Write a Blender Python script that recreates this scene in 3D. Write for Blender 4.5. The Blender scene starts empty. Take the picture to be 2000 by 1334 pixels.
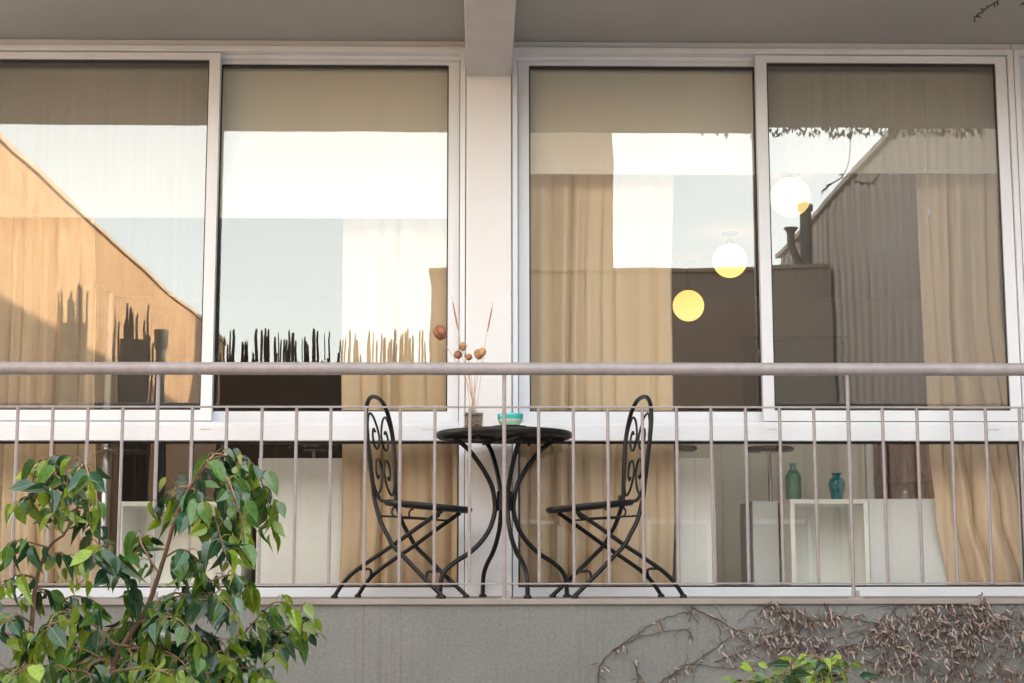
import bpy, math, random
from mathutils import Vector, Matrix, noise

# ------------------------------------------------------------------ camera, sky, sun, exposure
scene = bpy.context.scene
col = scene.collection
R = math.radians

cam_data = bpy.data.cameras.new('camera')
cam = bpy.data.objects.new('camera', cam_data)
col.objects.link(cam)
cam_data.sensor_width = 36.0
cam_data.lens = 57.6
cam_data.clip_start = 0.1
cam_data.clip_end = 2000.0
cam.location = (0.0, -7.78, 0.085)
_fw = Vector((math.sin(R(1.07)) * math.cos(R(8.233)), math.cos(R(1.07)) * math.cos(R(8.233)), math.sin(R(8.233))))
cam.rotation_euler = (_fw.to_track_quat('-Z', 'Y').to_matrix() @ Matrix.Rotation(R(-0.06), 3, 'Z')).to_euler()
scene.camera = cam

SUN_EL, SUN_AZ = 19.1, 94.0           # low evening sun from the right, over the metal clad wall (azimuth clockwise from +Y)
world = bpy.data.worlds.new('World')
scene.world = world
world.use_nodes = True
wn, wl = world.node_tree.nodes, world.node_tree.links
sky = wn.new('ShaderNodeTexSky')
sky.sky_type = 'NISHITA'
sky.sun_disc = False
sky.sun_elevation = R(SUN_EL)
sky.sun_rotation = R(SUN_AZ)
sky.dust_density = 1.2
sky.air_density = 1.0
sky.ozone_density = 0.3
hsv = wn.new('ShaderNodeHueSaturation')     # thin evening haze: a paler, less blue sky all round
hsv.inputs['Saturation'].default_value = 0.30
wl.new(sky.outputs[0], hsv.inputs['Color'])
tint = wn.new('ShaderNodeMix'); tint.data_type = 'RGBA'; tint.blend_type = 'MULTIPLY'
tint.inputs[0].default_value = 1.0
tint.inputs[7].default_value = (1.0, .968, .89, 1)
wl.new(hsv.outputs[0], tint.inputs[6])
wl.new(tint.outputs[2], wn['Background'].inputs['Color'])
wn['Background'].inputs['Strength'].default_value = 0.15

sun_data = bpy.data.lights.new('sun', 'SUN')
sun_data.energy = 2.3
sun_data.angle = R(0.5)
sun_data.color = (1.0, 0.82, 0.60)
sun = bpy.data.objects.new('sun', sun_data)
col.objects.link(sun)
_sd = Vector((math.sin(R(SUN_AZ)) * math.cos(R(SUN_EL)), math.cos(R(SUN_AZ)) * math.cos(R(SUN_EL)), math.sin(R(SUN_EL))))
sun.rotation_euler = _sd.to_track_quat('Z', 'Y').to_euler()
sun.location = (12, 6, 9)

scene.view_settings.view_transform = 'Standard'
scene.view_settings.look = 'None'
scene.view_settings.gamma = 1.0
scene.view_settings.use_curve_mapping = False
scene.view_settings.exposure = 3.6
scene.render.engine = 'CYCLES'
scene.cycles.max_bounces = 10
scene.cycles.diffuse_bounces = 5
scene.cycles.glossy_bounces = 5
scene.cycles.transparent_max_bounces = 24
scene.cycles.caustics_reflective = False
scene.cycles.caustics_refractive = False
scene.cycles.sample_clamp_indirect = 6.0
scene.cycles.use_denoising = True

rnd = random.Random(11)

# ------------------------------------------------------------------ helpers
class MB:
    """collects shapes; build() links them as ONE mesh object"""
    def __init__(self):
        self.v, self.f, self.m = [], [], []
        self.mi = 0
    def _add(self, vs, fs):
        b = len(self.v)
        self.v += [tuple(p) for p in vs]
        self.f += [tuple(b + i for i in q) for q in fs]
        self.m += [self.mi] * len(fs)
        return self
    def box(self, x0, x1, y0, y1, z0, z1):
        vs = [(x0, y0, z0), (x1, y0, z0), (x1, y1, z0), (x0, y1, z0), (x0, y0, z1), (x1, y0, z1), (x1, y1, z1), (x0, y1, z1)]
        return self._add(vs, [(0, 3, 2, 1), (4, 5, 6, 7), (0, 1, 5, 4), (1, 2, 6, 5), (2, 3, 7, 6), (3, 0, 4, 7)])
    def ring(self, x0, x1, z0, z1, l, r, b, t, y0, y1):
        """rectangular frame in the XZ plane with mitred corners"""
        o = [(x0, z0), (x1, z0), (x1, z1), (x0, z1)]
        i = [(x0 + l, z0 + b), (x1 - r, z0 + b), (x1 - r, z1 - t), (x0 + l, z1 - t)]
        vs = [(p[0], y0, p[1]) for p in o] + [(p[0], y0, p[1]) for p in i] + [(p[0], y1, p[1]) for p in o] + [(p[0], y1, p[1]) for p in i]
        fs = []
        for k in range(4):
            n = (k + 1) % 4
            fs += [(k, n, 4 + n, 4 + k), (8 + n, 8 + k, 12 + k, 12 + n), (n, k, 8 + k, 8 + n), (4 + k, 4 + n, 12 + n, 12 + k)]
        return self._add(vs, fs)
    def tube(self, pts, rad, seg=8, cap=True):
        pts = [Vector(p) for p in pts]
        n = len(pts)
        rads = rad if isinstance(rad, (list, tuple)) else [rad] * n
        vs, fs = [], []
        t0 = (pts[1] - pts[0]).normalized()
        ref = Vector((0, 0, 1)) if abs(t0.z) < .9 else Vector((1, 0, 0))
        nr = t0.cross(ref).normalized()
        for k in range(n):
            t = (pts[min(k + 1, n - 1)] - pts[max(k - 1, 0)])
            if t.length < 1e-9:
                t = t0
            t.normalize()
            nr = (nr - t * nr.dot(t)).normalized()
            bn = t.cross(nr)
            for s in range(seg):
                a = 2 * math.pi * s / seg
                vs.append(pts[k] + (nr * math.cos(a) + bn * math.sin(a)) * rads[k])
        for k in range(n - 1):
            for s in range(seg):
                s2 = (s + 1) % seg
                fs.append((k * seg + s, k * seg + s2, (k + 1) * seg + s2, (k + 1) * seg + s))
        if cap:
            fs.append(tuple(reversed(range(seg))))
            fs.append(tuple((n - 1) * seg + s for s in range(seg)))
        return self._add(vs, fs)
    def lathe(self, prof, c=(0, 0, 0), seg=32):
        vs, fs = [], []
        n = len(prof)
        for r, z in prof:
            for s in range(seg):
                a = 2 * math.pi * s / seg
                vs.append((c[0] + r * math.cos(a), c[1] + r * math.sin(a), c[2] + z))
        for k in range(n - 1):
            for s in range(seg):
                s2 = (s + 1) % seg
                fs.append((k * seg + s, k * seg + s2, (k + 1) * seg + s2, (k + 1) * seg + s))
        if prof[0][0] > 1e-6:
            fs.append(tuple(reversed(range(seg))))
        if prof[-1][0] > 1e-6:
            fs.append(tuple((n - 1) * seg + s for s in range(seg)))
        return self._add(vs, fs)
    def grid(self, nu, nv, fn):
        vs = [fn(i / (nu - 1), j / (nv - 1)) for j in range(nv) for i in range(nu)]
        fs = [(j * nu + i, j * nu + i + 1, (j + 1) * nu + i + 1, (j + 1) * nu + i) for j in range(nv - 1) for i in range(nu - 1)]
        return self._add(vs, fs)
    def mesh(self, name, mats, smooth=False):
        me = bpy.data.meshes.new(name)
        me.from_pydata(self.v, [], self.f)
        for m in (mats if isinstance(mats, (list, tuple)) else [mats]):
            me.materials.append(m)
        me.polygons.foreach_set('material_index', self.m)
        if smooth:
            me.polygons.foreach_set('use_smooth', [True] * len(self.f))
            try:
                me.set_sharp_from_angle(angle=R(42))
            except Exception:
                pass
        me.validate()
        me.update()
        return me
    def build(self, name, mats, parent=None, smooth=False, bevel=0.0):
        return link(name, self.mesh(name, mats, smooth), parent, bevel)

def link(name, data, parent=None, bevel=0.0):
    o = bpy.data.objects.new(name, data)
    col.objects.link(o)
    if parent is not None:
        o.parent = parent
    if bevel:
        b = o.modifiers.new('bevel', 'BEVEL')
        b.width = bevel
        b.segments = 2
        b.limit_method = 'ANGLE'
    return o

def tag(o, label=None, cat=None, group=None, kind=None):
    if label: o['label'] = label
    if cat: o['category'] = cat
    if group: o['group'] = group
    if kind: o['kind'] = kind
    return o

def thing(name, label, cat, loc=(0, 0, 0), rz=0.0, group=None):
    o = bpy.data.objects.new(name, None)
    o.empty_display_size = 0.1
    col.objects.link(o)
    o.location = loc
    o.rotation_euler = (0, 0, rz)
    return tag(o, label, cat, group)

def copy_tree(o, parent=None):
    c = o.copy()
    col.objects.link(c)
    c.parent = parent
    for ch in list(o.children):
        copy_tree(ch, c)
    return c

def smooth_path(pts, sub=6, closed=False):
    """Catmull-Rom through the points"""
    P = [Vector(p) for p in pts]
    n = len(P)
    out = []
    for i in range(n - 1):
        p0 = P[max(i - 1, 0)]; p1 = P[i]; p2 = P[i + 1]; p3 = P[min(i + 2, n - 1)]
        for k in range(sub):
            t = k / sub
            out.append(0.5 * ((2 * p1) + (p2 - p0) * t + (2 * p0 - 5 * p1 + 4 * p2 - p3) * t * t + (3 * p1 - p0 - 3 * p2 + p3) * t ** 3))
    out.append(P[-1])
    return out

# ------------------------------------------------------------------ materials
def new_mat(name):
    m = bpy.data.materials.new(name)
    m.use_nodes = True
    nt = m.node_tree
    return m, nt, nt.nodes, nt.links, nt.nodes['Principled BSDF']

def noise_node(n, l, coord, scale, detail=4.0, stretch=None, rough=0.55):
    src = coord
    if stretch:
        mp = n.new('ShaderNodeMapping')
        mp.inputs['Scale'].default_value = stretch
        l.new(coord, mp.inputs['Vector'])
        src = mp.outputs[0]
    t = n.new('ShaderNodeTexNoise')
    t.inputs['Scale'].default_value = scale
    t.inputs['Detail'].default_value = detail
    t.inputs['Roughness'].default_value = rough
    l.new(src, t.inputs['Vector'])
    return t.outputs['Fac']

def ramp(n, l, fac, a, b, lo=0.35, hi=0.65):
    r = n.new('ShaderNodeValToRGB')
    r.color_ramp.elements[0].position = lo
    r.color_ramp.elements[1].position = hi
    r.color_ramp.elements[0].color = (*a, 1) if len(a) == 3 else a
    r.color_ramp.elements[1].color = (*b, 1) if len(b) == 3 else b
    l.new(fac, r.inputs[0])
    return r.outputs[0]

def mixc(n, l, fac, a, b, mode='MIX'):
    x = n.new('ShaderNodeMix')
    x.data_type = 'RGBA'
    x.blend_type = mode
    if isinstance(fac, (int, float)): x.inputs[0].default_value = fac
    else: l.new(fac, x.inputs[0])
    for i, c in ((6, a), (7, b)):
        if isinstance(c, tuple): x.inputs[i].default_value = (*c[:3], 1)
        else: l.new(c, x.inputs[i])
    return x.outputs[2]

def simple(name, c, rough=0.5, var=0.12, scale=6.0, metal=0.0, bump=0.0, bscale=60.0, stretch=None, spec=0.5, coat=0.0, trans=0.0):
    """a base colour that wavers a little, with optional fine relief"""
    m, nt, n, l, p = new_mat(name)
    tc = n.new('ShaderNodeTexCoord').outputs['Object']
    f = noise_node(n, l, tc, scale, 5.0, stretch)
    a = tuple(v * (1 - var) for v in c); b = tuple(min(1, v * (1 + var)) for v in c)
    l.new(ramp(n, l, f, a, b, .3, .7), p.inputs['Base Color'])
    p.inputs['Roughness'].default_value = rough
    p.inputs['Metallic'].default_value = metal
    p.inputs['Specular IOR Level'].default_value = spec
    p.inputs['Coat Weight'].default_value = coat
    if trans:
        p.inputs['Transmission Weight'].default_value = trans
    if bump:
        bf = noise_node(n, l, tc, bscale, 3.0, stretch)
        bn = n.new('ShaderNodeBump')
        bn.inputs['Strength'].default_value = bump
        bn.inputs['Distance'].default_value = 0.004
        l.new(bf, bn.inputs['Height'])
        l.new(bn.outputs[0], p.inputs['Normal'])
    return m

M = {}
M['frame'] = simple('white_frame_enamel', (.70, .745, .805), .35, .055, 4, stretch=(1, 1, .3))
M['pillar'] = simple('white_wall_paint', (.745, .775, .815), .7, .03, 2.5, bump=.12, bscale=160)
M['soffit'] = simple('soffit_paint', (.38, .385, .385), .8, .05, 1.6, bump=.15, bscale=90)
M['beam'] = simple('beam_plaster', (.54, .535, .53), .8, .06, 5, bump=.25, bscale=70)
M['gasket'] = simple('black_gasket', (.015, .016, .018), .5)
M['rail'] = simple('railing_paint', (.285, .265, .275), .36, .14, 22, bump=.05, bscale=220)
M['iron'] = simple('black_iron', (.006, .0065, .008), .42, .3, 40, bump=.2, bscale=300, spec=.35)
M['steel'] = simple('brushed_steel', (.55, .57, .60), .28, .1, 4, metal=1.0)
M['chrome'] = simple('chrome', (.75, .76, .78), .1, .03, 4, metal=1.0)
M['white_lac'] = simple('white_lacquer', (.86, .87, .83), .4, .03, 2)
M['grey_lac'] = simple('grey_lacquer', (.72, .76, .76), .4, .03, 2)
M['black_seat'] = simple('black_vinyl', (.02, .02, .025), .4)
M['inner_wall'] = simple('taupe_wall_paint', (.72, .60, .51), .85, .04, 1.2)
M['inner_unlit'] = simple('unlit_wall_shade', (.06, .062, .07), .8, .08, 1.2)  # near-black colour paints in the darkness of the unlit left of the room
M['inner_ceil'] = simple('ceiling_paint', (.56, .49, .42), .85, .03, 1.2)
M['door'] = simple('slate_door_paint', (.10, .115, .15), .5, .05, 2)
M['wood_floor'] = simple('dark_wood_floor', (.10, .06, .04), .35, .35, 5, stretch=(.4, 6, 1))
M['wood_slat'] = simple('brown_timber', (.40, .19, .085), .55, .35, 8, stretch=(6, 6, .5))
M['teal'] = simple('teal_glaze', (.0, .22, .28), .16, .2, 30, coat=.6)
M['bowl_teal'] = simple('turquoise_glaze', (.03, .50, .50), .25, .08, 30, coat=.4)
M['bowl_pale'] = simple('pale_mint_glaze', (.42, .66, .55), .3, .08, 30, coat=.3)
M['bowl_line'] = simple('cream_glaze', (.75, .70, .48), .3, .05)
M['saucer'] = simple('pale_saucer', (.62, .61, .60), .4, .05)
M['pod'] = simple('dried_pod', (.30, .13, .07), .6, .45, 45, bump=.6, bscale=160)
M['pod_light'] = simple('dried_pod_light', (.45, .25, .12), .6, .4, 45, bump=.6, bscale=160)
M['straw'] = simple('dried_stem', (.55, .40, .28), .7, .2, 60)
M['straw_red'] = simple('reddish_dried_stem', (.36, .16, .11), .7, .25, 60)
M['pebble_dark'] = simple('dark_pebbles', (.16, .15, .14), .6, .35, 90)
M['pebble_pink'] = simple('pink_pebbles', (.55, .42, .36), .6, .35, 120)
M['cane'] = simple('dark_cane', (.085, .065, .045), .8, .5, 12, stretch=(6, 6, .5))
M['corr'] = simple('weathered_sheet_metal', (.37, .325, .295), .5, .12, 3, stretch=(2, 2, .4))
M['neighbour'] = simple('neighbour_render', (.31, .255, .21), .9, .08, 1.5)
M['coping'] = simple('coping_stone', (.52, .40, .29), .85, .12, 3)
M['flue'] = simple('flue_metal', (.10, .095, .09), .6, .15, 8)
M['paving'] = simple('courtyard_paving', (.42, .385, .345), .9, .18, 1.2, bump=.3, bscale=20)
M['upper'] = simple('upper_wall_render', (.60, .58, .55), .9, .05, 1.0)
M['bark'] = simple('ficus_bark', (.13, .075, .05), .85, .3, 40, bump=.5, bscale=120)
M['twig'] = simple('ficus_twig', (.20, .13, .075), .8, .3, 40)
M['vine'] = simple('dry_vine', (.075, .05, .045), .9, .35, 30)
M['dark_twig'] = simple('dark_hanging_twig', (.012, .014, .008), .9)
M['cord'] = simple('dark_cord', (.05, .045, .04), .6)
M['pull'] = simple('ivory_plastic', (.75, .73, .66), .45, .03)
M['ledge'] = simple('balcony_tile', (.26, .24, .225), .75, .1, 6, bump=.2, bscale=80)

def mat_concrete():
    m, nt, n, l, p = new_mat('grey_concrete')
    tc = n.new('ShaderNodeTexCoord').outputs['Object']
    big = noise_node(n, l, tc, 1.6, 6)
    c = ramp(n, l, big, (.140, .158, .160), (.195, .215, .217), .3, .7)
    fine = noise_node(n, l, tc, 70, 8, None, .8)
    c = mixc(n, l, .30, c, ramp(n, l, fine, (.06, .06, .055), (.36, .365, .34), .3, .7))
    st = noise_node(n, l, tc, 9, 5, (6.5, 1, .10), .6)
    st2 = noise_node(n, l, tc, 2.4, 3)
    streak = n.new('ShaderNodeMath'); streak.operation = 'MULTIPLY'
    l.new(ramp(n, l, st, (0, 0, 0), (1, 1, 1), .55, .60), streak.inputs[0])
    l.new(ramp(n, l, st2, (0, 0, 0), (1, 1, 1), .40, .62), streak.inputs[1])
    sm = n.new('ShaderNodeMath'); sm.operation = 'MULTIPLY'; sm.inputs[1].default_value = .40
    l.new(streak.outputs[0], sm.inputs[0])
    c = mixc(n, l, sm.outputs[0], c, (.12, .115, .105))
    l.new(c, p.inputs['Base Color'])
    p.inputs['Roughness'].default_value = .92
    bn = n.new('ShaderNodeBump'); bn.inputs['Strength'].default_value = .6; bn.inputs['Distance'].default_value = .004
    l.new(noise_node(n, l, tc, 95, 5, None, .7), bn.inputs['Height'])
    l.new(bn.outputs[0], p.inputs['Normal'])
    return m
M['concrete'] = mat_concrete()

def mat_orange_wall():
    m, nt, n, l, p = new_mat('ochre_plaster')
    tc = n.new('ShaderNodeTexCoord').outputs['Object']
    a = noise_node(n, l, tc, 1.3, 9, (1, 1, .7), .75)
    c = ramp(n, l, a, (.40, .225, .105), (.60, .39, .21), .3, .72)
    b = noise_node(n, l, tc, 5, 5, (1, 1.6, .22), .7)
    c = mixc(n, l, .5, c, ramp(n, l, b, (.22, .115, .055), (.68, .47, .28), .36, .64))
    k = noise_node(n, l, tc, 16, 6, None, .75)
    c = mixc(n, l, .42, c, ramp(n, l, k, (.20, .10, .05), (.70, .50, .31), .36, .64))
    l.new(c, p.inputs['Base Color'])
    p.inputs['Roughness'].default_value = .95
    return m
M['ochre'] = mat_orange_wall()

def mat_glass(name, refl, tint, wave=0.0):
    """clear glazing: each face mirrors a little, the rest passes straight through"""
    m, nt, n, l, p = new_mat(name)
    n.remove(p)
    out = n['Material Output']
    tr = n.new('ShaderNodeBsdfTransparent'); tr.inputs[0].default_value = (*tint, 1)
    gl = n.new('ShaderNodeBsdfGlossy'); gl.inputs['Roughness'].default_value = 0.0
    gl.inputs[0].default_value = (1, 1, 1, 1)
    if wave:
        bn = n.new('ShaderNodeBump'); bn.inputs['Strength'].default_value = 1.0; bn.inputs['Distance'].default_value = wave
        l.new(noise_node(n, l, n.new('ShaderNodeTexCoord').outputs['Object'], 1.7, 1.5), bn.inputs['Height'])
        l.new(bn.outputs[0], gl.inputs['Normal'])
    lw = n.new('ShaderNodeLayerWeight'); lw.inputs[0].default_value = .5
    pw = n.new('ShaderNodeMath'); pw.operation = 'POWER'; pw.inputs[1].default_value = 4.0
    l.new(lw.outputs['Facing'], pw.inputs[0])
    ma = n.new('ShaderNodeMath'); ma.operation = 'MULTIPLY_ADD'; ma.inputs[1].default_value = .8; ma.inputs[2].default_value = refl
    l.new(pw.outputs[0], ma.inputs[0])
    mx = n.new('ShaderNodeMixShader')
    l.new(ma.outputs[0], mx.inputs[0]); l.new(tr.outputs[0], mx.inputs[1]); l.new(gl.outputs[0], mx.inputs[2])
    l.new(mx.outputs[0], out.inputs['Surface'])
    return m
M['glass'] = mat_glass('window_glass', .068, (.97, .98, .97), .0008)
M['clear_pane'] = mat_glass('clear_lower_glass', .055, (.985, .99, .985))
M['vase_glass'] = mat_glass('vase_glass', .05, (.95, .96, .95))
M['green_glass'] = mat_glass('green_glass', .07, (.50, .82, .76))
M['clear_glass'] = mat_glass('decanter_glass', .09, (.86, .88, .92))

def mat_screen():
    m, nt, n, l, p = new_mat('insect_mesh')
    n.remove(p)
    tr = n.new('ShaderNodeBsdfTransparent')
    df = n.new('ShaderNodeBsdfDiffuse'); df.inputs[0].default_value = (.17, .165, .16, 1)
    tc = n.new('ShaderNodeTexCoord').outputs['Object']
    f = noise_node(n, l, tc, 3.0, 3, (9, 1, .12), .6)
    mr = n.new('ShaderNodeMapRange')
    mr.inputs['To Min'].default_value = .26; mr.inputs['To Max'].default_value = .40
    l.new(f, mr.inputs['Value'])
    mx = n.new('ShaderNodeMixShader')
    l.new(mr.outputs[0], mx.inputs[0]); l.new(tr.outputs[0], mx.inputs[1]); l.new(df.outputs[0], mx.inputs[2])
    l.new(mx.outputs[0], n['Material Output'].inputs['Surface'])
    return m
M['screen'] = mat_screen()

def mat_fabric(name, c, trans, weave=240.0, var=.08):
    m, nt, n, l, p = new_mat(name)
    n.remove(p)
    tc = n.new('ShaderNodeTexCoord').outputs['Object']
    f = noise_node(n, l, tc, 3.0, 4, (2, 2, .5))
    cc = ramp(n, l, f, tuple(v * (1 - var) for v in c), tuple(v * (1 + var) for v in c), .3, .7)
    df = n.new('ShaderNodeBsdfDiffuse'); tl = n.new('ShaderNodeBsdfTranslucent')
    l.new(cc, df.inputs[0]); l.new(cc, tl.inputs[0])
    bn = n.new('ShaderNodeBump'); bn.inputs['Strength'].default_value = .12; bn.inputs['Distance'].default_value = .002
    l.new(noise_node(n, l, tc, weave, 2), bn.inputs['Height'])
    l.new(bn.outputs[0], df.inputs['Normal'])
    mx = n.new('ShaderNodeMixShader'); mx.inputs[0].default_value = trans
    l.new(df.outputs[0], mx.inputs[1]); l.new(tl.outputs[0], mx.inputs[2])
    l.new(mx.outputs[0], n['Material Output'].inputs['Surface'])
    return m
M['curtain'] = mat_fabric('tan_curtain_fabric', (.76, .60, .41), .12, 240.0, .03)
M['blind'] = mat_fabric('roller_blind_fabric', (.90, .88, .80), .25, 300, .03)

def mat_leaf(name, c, trans=.25, rough=.34):
    m, nt, n, l, p = new_mat(name)
    tc = n.new('ShaderNodeTexCoord').outputs['Object']
    oi = n.new('ShaderNodeObjectInfo')
    f = noise_node(n, l, tc, 9, 3)
    base = ramp(n, l, f, tuple(v * .75 for v in c), tuple(v * 1.3 for v in c), .3, .7)
    hs = n.new('ShaderNodeHueSaturation')
    mr = n.new('ShaderNodeMapRange'); mr.inputs['To Min'].default_value = .6; mr.inputs['To Max'].default_value = 1.45
    l.new(oi.outputs['Random'], mr.inputs['Value'])
    l.new(mr.outputs[0], hs.inputs['Value']); l.new(base, hs.inputs['Color'])
    sx = n.new('ShaderNodeSeparateXYZ'); l.new(tc, sx.inputs[0])          # paler midrib
    ab = n.new('ShaderNodeMath'); ab.operation = 'ABSOLUTE'; l.new(sx.outputs['Y'], ab.inputs[0])
    lt = n.new('ShaderNodeMath'); lt.operation = 'LESS_THAN'; lt.inputs[1].default_value = .011; l.new(ab.outputs[0], lt.inputs[0])
    md = n.new('ShaderNodeMath'); md.operation = 'MULTIPLY'; md.inputs[1].default_value = .55; l.new(lt.outputs[0], md.inputs[0])
    l.new(mixc(n, l, md.outputs[0], hs.outputs[0], (.24, .30, .09)), p.inputs['Base Color'])
    p.inputs['Roughness'].default_value = rough
    tl = n.new('ShaderNodeBsdfTranslucent')
    tcx = mixc(n, l, 1.0, hs.outputs[0], (1.5, 1.5, .6), 'MULTIPLY')
    l.new(tcx, tl.inputs[0])
    mx = n.new('ShaderNodeMixShader'); mx.inputs[0].default_value = trans
    l.new(p.outputs[0], mx.inputs[1]); l.new(tl.outputs[0], mx.inputs[2])
    l.new(mx.outputs[0], n['Material Output'].inputs['Surface'])
    return m
M['leaf_dark'] = mat_leaf('leaf_dark_green', (.018, .062, .032), .16, .21)
M['leaf_mid'] = mat_leaf('leaf_mid_green', (.048, .122, .022), .26, .26)
M['leaf_young'] = mat_leaf('leaf_young_green', (.15, .235, .025), .34, .34)
M['dry_leaf'] = simple('dry_leaf', (.29, .245, .225), .85, .5, 45)
M['dry_leaf_dark'] = simple('dry_leaf_dark', (.11, .075, .06), .85, .5, 45)  # random pale and dark shares put highlights and shaded gaps into the colour

def mat_globe():
    """opal glass lit from inside: a touch dimmer and warmer towards the cap"""
    m, nt, n, l, p = new_mat('lit_opal_globe')
    tc = n.new('ShaderNodeTexCoord').outputs['Object']
    sx = n.new('ShaderNodeSeparateXYZ'); l.new(tc, sx.inputs[0])
    mr = n.new('ShaderNodeMapRange'); mr.inputs['From Min'].default_value = -.125; mr.inputs['From Max'].default_value = .125
    l.new(sx.outputs['Z'], mr.inputs['Value'])
    l.new(ramp(n, l, mr.outputs[0], (1.0, .69, .215), (1.0, .56, .13), .15, 1.0), p.inputs['Emission Color'])
    p.inputs['Base Color'].default_value = (.8, .75, .6, 1)
    p.inputs['Emission Strength'].default_value = .125
    p.inputs['Roughness'].default_value = .25
    return m
M['globe'] = mat_globe()
# ------------------------------------------------------------------ ground and the flats
g = MB(); g._add([(-150, -150, -1.5), (150, -150, -1.5), (150, 150, -1.5), (-150, 150, -1.5)], [(0, 1, 2, 3)])
tag(g.build('ground', M['paving']), kind='structure')

SOFF = 2.69
bld = thing('apartment_building', 'white framed flat with concrete balcony front and deep overhanging slab', 'building', (0, 0, -1.5))
def bpart(mb, name, mat, smooth=False, bevel=0.0):
    o = mb.build(name, mat, bld, smooth, bevel)
    o.matrix_parent_inverse = Matrix.Translation((0, 0, 1.5))
    return o
bpart(MB().box(-4.0, 5.0, -.885, -.60, -1.5, -.022), 'balcony_wall', M['concrete'])
bpart(MB().box(-4.0, 5.0, -.897, -.075, -.022, 0), 'balcony_floor', M['ledge'], bevel=.003)
bpart(MB().box(-4.0, 5.0, -.60, .10, -.30, -.024), 'floor_slab', M['concrete'])
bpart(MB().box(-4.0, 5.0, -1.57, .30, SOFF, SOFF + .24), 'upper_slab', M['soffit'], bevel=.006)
bpart(MB().box(-.077, .143, -1.50, -.093, 2.497, SOFF), 'beam', M['beam'], bevel=.006)
bpart(MB().box(-.076, .142, -.0925, .25, 0, SOFF), 'pillar', M['pillar'], bevel=.006)
bpart(MB().box(-4.0, -2.537, -.08, .25, 0, SOFF), 'side_wall', M['pillar'])
bpart(MB().box(4.20, 5.0, -.08, .25, 0, SOFF), 'side_wall', M['pillar'])
bpart(MB().box(-4.0, 5.0, -.05, .25, SOFF + .24, 5.3), 'upper_wall', M['upper'])
bpart(MB().box(-4.0, 5.0, .25, 7.4, SOFF + .24, 5.3), 'upper_storey', M['upper'])
bpart(MB().box(-4.0, 5.0, .10, 7.4, -1.5, -.30), 'ground_storey', M['upper'])
bpart(MB().box(-4.0, -2.537, -.04, .2, SOFF - .05, SOFF - .001), 'lintel', M['pillar'])

# the rooms behind the glass
tag(MB().box(-3.3, 4.6, .10, 7.0, -.06, -.001).build('floor', M['wood_floor']), kind='structure')
tag(MB().box(-3.3, 4.6, .255, 7.0, 2.60, 2.68).build('ceiling', M['inner_ceil']), kind='structure')
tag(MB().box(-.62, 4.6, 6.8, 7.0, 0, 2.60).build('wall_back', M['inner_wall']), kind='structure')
tag(MB().box(-3.3, -.622, 6.8, 7.0, 0, 2.60).build('wall_back_unlit', M['inner_unlit']), kind='structure')  # shade of the unlit side is put into this wall's colour
tag(MB().box(-3.4, -3.3, .25, 7.0, 0, 2.60).build('wall_left', M['inner_unlit']), kind='structure')
tag(MB().box(4.6, 4.7, .25, 7.0, 0, 2.60).build('wall_right', M['inner_wall']), kind='structure')
d = thing('interior_door', 'dark slate door in the taupe back wall of the room, right of the pendant lamps', 'door', (2.82, 6.8, 0))
MB().box(-.42, .42, -.045, -.002, 0.01, 2.19).build('door_leaf', M['door'], d, bevel=.004)
MB().ring(-.47, .47, 0.002, 2.24, .05, .05, 0.001, .05, -.06, -.001).build('door_frame', M['door'], d)
MB().tube([(-.34, -.075, 1.02), (-.24, -.075, 1.02)], .01, 8).build('handle', M['steel'], d, smooth=True)

# ------------------------------------------------------------------ windows
def window(x0, x1, xm, front_left, name_label):
    """x0..x1 outer frame; the two sashes meet at xm; one slides in front of the other"""
    w = MB()
    w.ring(x0, x1, 0.0, 2.652, .026, .026, .044, .026, -.075, .075)          # outer frame
    w.box(x0 + .026, x1 - .026, -.075, .075, .728, .802)                      # transom
    w.box(x0 + .026, x1 - .026, -.068, -.062, .802, .818)                     # track lips
    w.box(x0 + .026, x1 - .026, -.012, -.006, .802, .822)
    w.box(x0 + .026, x1 - .026, -.012, -.006, 2.606, 2.626)
    fr = bpart(w, 'window', M['frame'], bevel=.0022)
    tag(fr, name_label)
    hd = MB().box(x0, x1, -.045, .07, 2.652, SOFF - .0005)
    hd.build('head_trim', M['frame'], fr, bevel=.002)
    def sub(mb, nm, mt, bev=0.0, smooth=False):
        return mb.build(nm, mt, fr, smooth, bev)
    # sliding sashes
    for k in (0, 1):
        fr_here = (k == 0) == front_left
        y0, y1 = (-.060, -.022) if fr_here else (.004, .042)
        a, b = (x0 + .030, xm + .030) if k == 0 else (xm - .030, x1 - .030)
        st = .054
        sub(MB().ring(a, b, .822, 2.622, st, st, .052, .036, y0, y1), 'sash', M['frame'], .003)
        ym = (y0 + y1) / 2
        sub(MB().ring(a + st + .0005, b - st - .0005, .8745, 2.5855, .006, .006, .006, .012, ym - .006, ym + .008), 'gasket', M['gasket'])
        sub(MB().box(a + st + .004, b - st - .004, ym - .003, ym + .003, .877, 2.579), 'pane', M['glass'])
        if fr_here:
            s = MB(); s._add([(a + st, y1 - .005, .875), (b - st, y1 - .005, .875), (b - st, y1 - .005, 2.585), (a + st, y1 - .005, 2.585)], [(0, 1, 2, 3)])
            sub(s, 'insect_screen', M['screen'])
    # drainage slots in the transom face
    for sx in (xm - .02, x1 - .20):
        sub(MB().box(sx, sx + .05, -.0765, -.070, .779, .783), 'drain_slot', M['steel'])
    # fixed lower light
    sub(MB().ring(x0 + .0265, x1 - .0265, .0445, .7275, .008, .008, .008, .008, -.02, .02), 'gasket', M['gasket'])
    sub(MB().box(x0 + .033, x1 - .033, -.004, .004, .051, .721), 'lower_pane', M['clear_pane'])
    return fr
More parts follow.
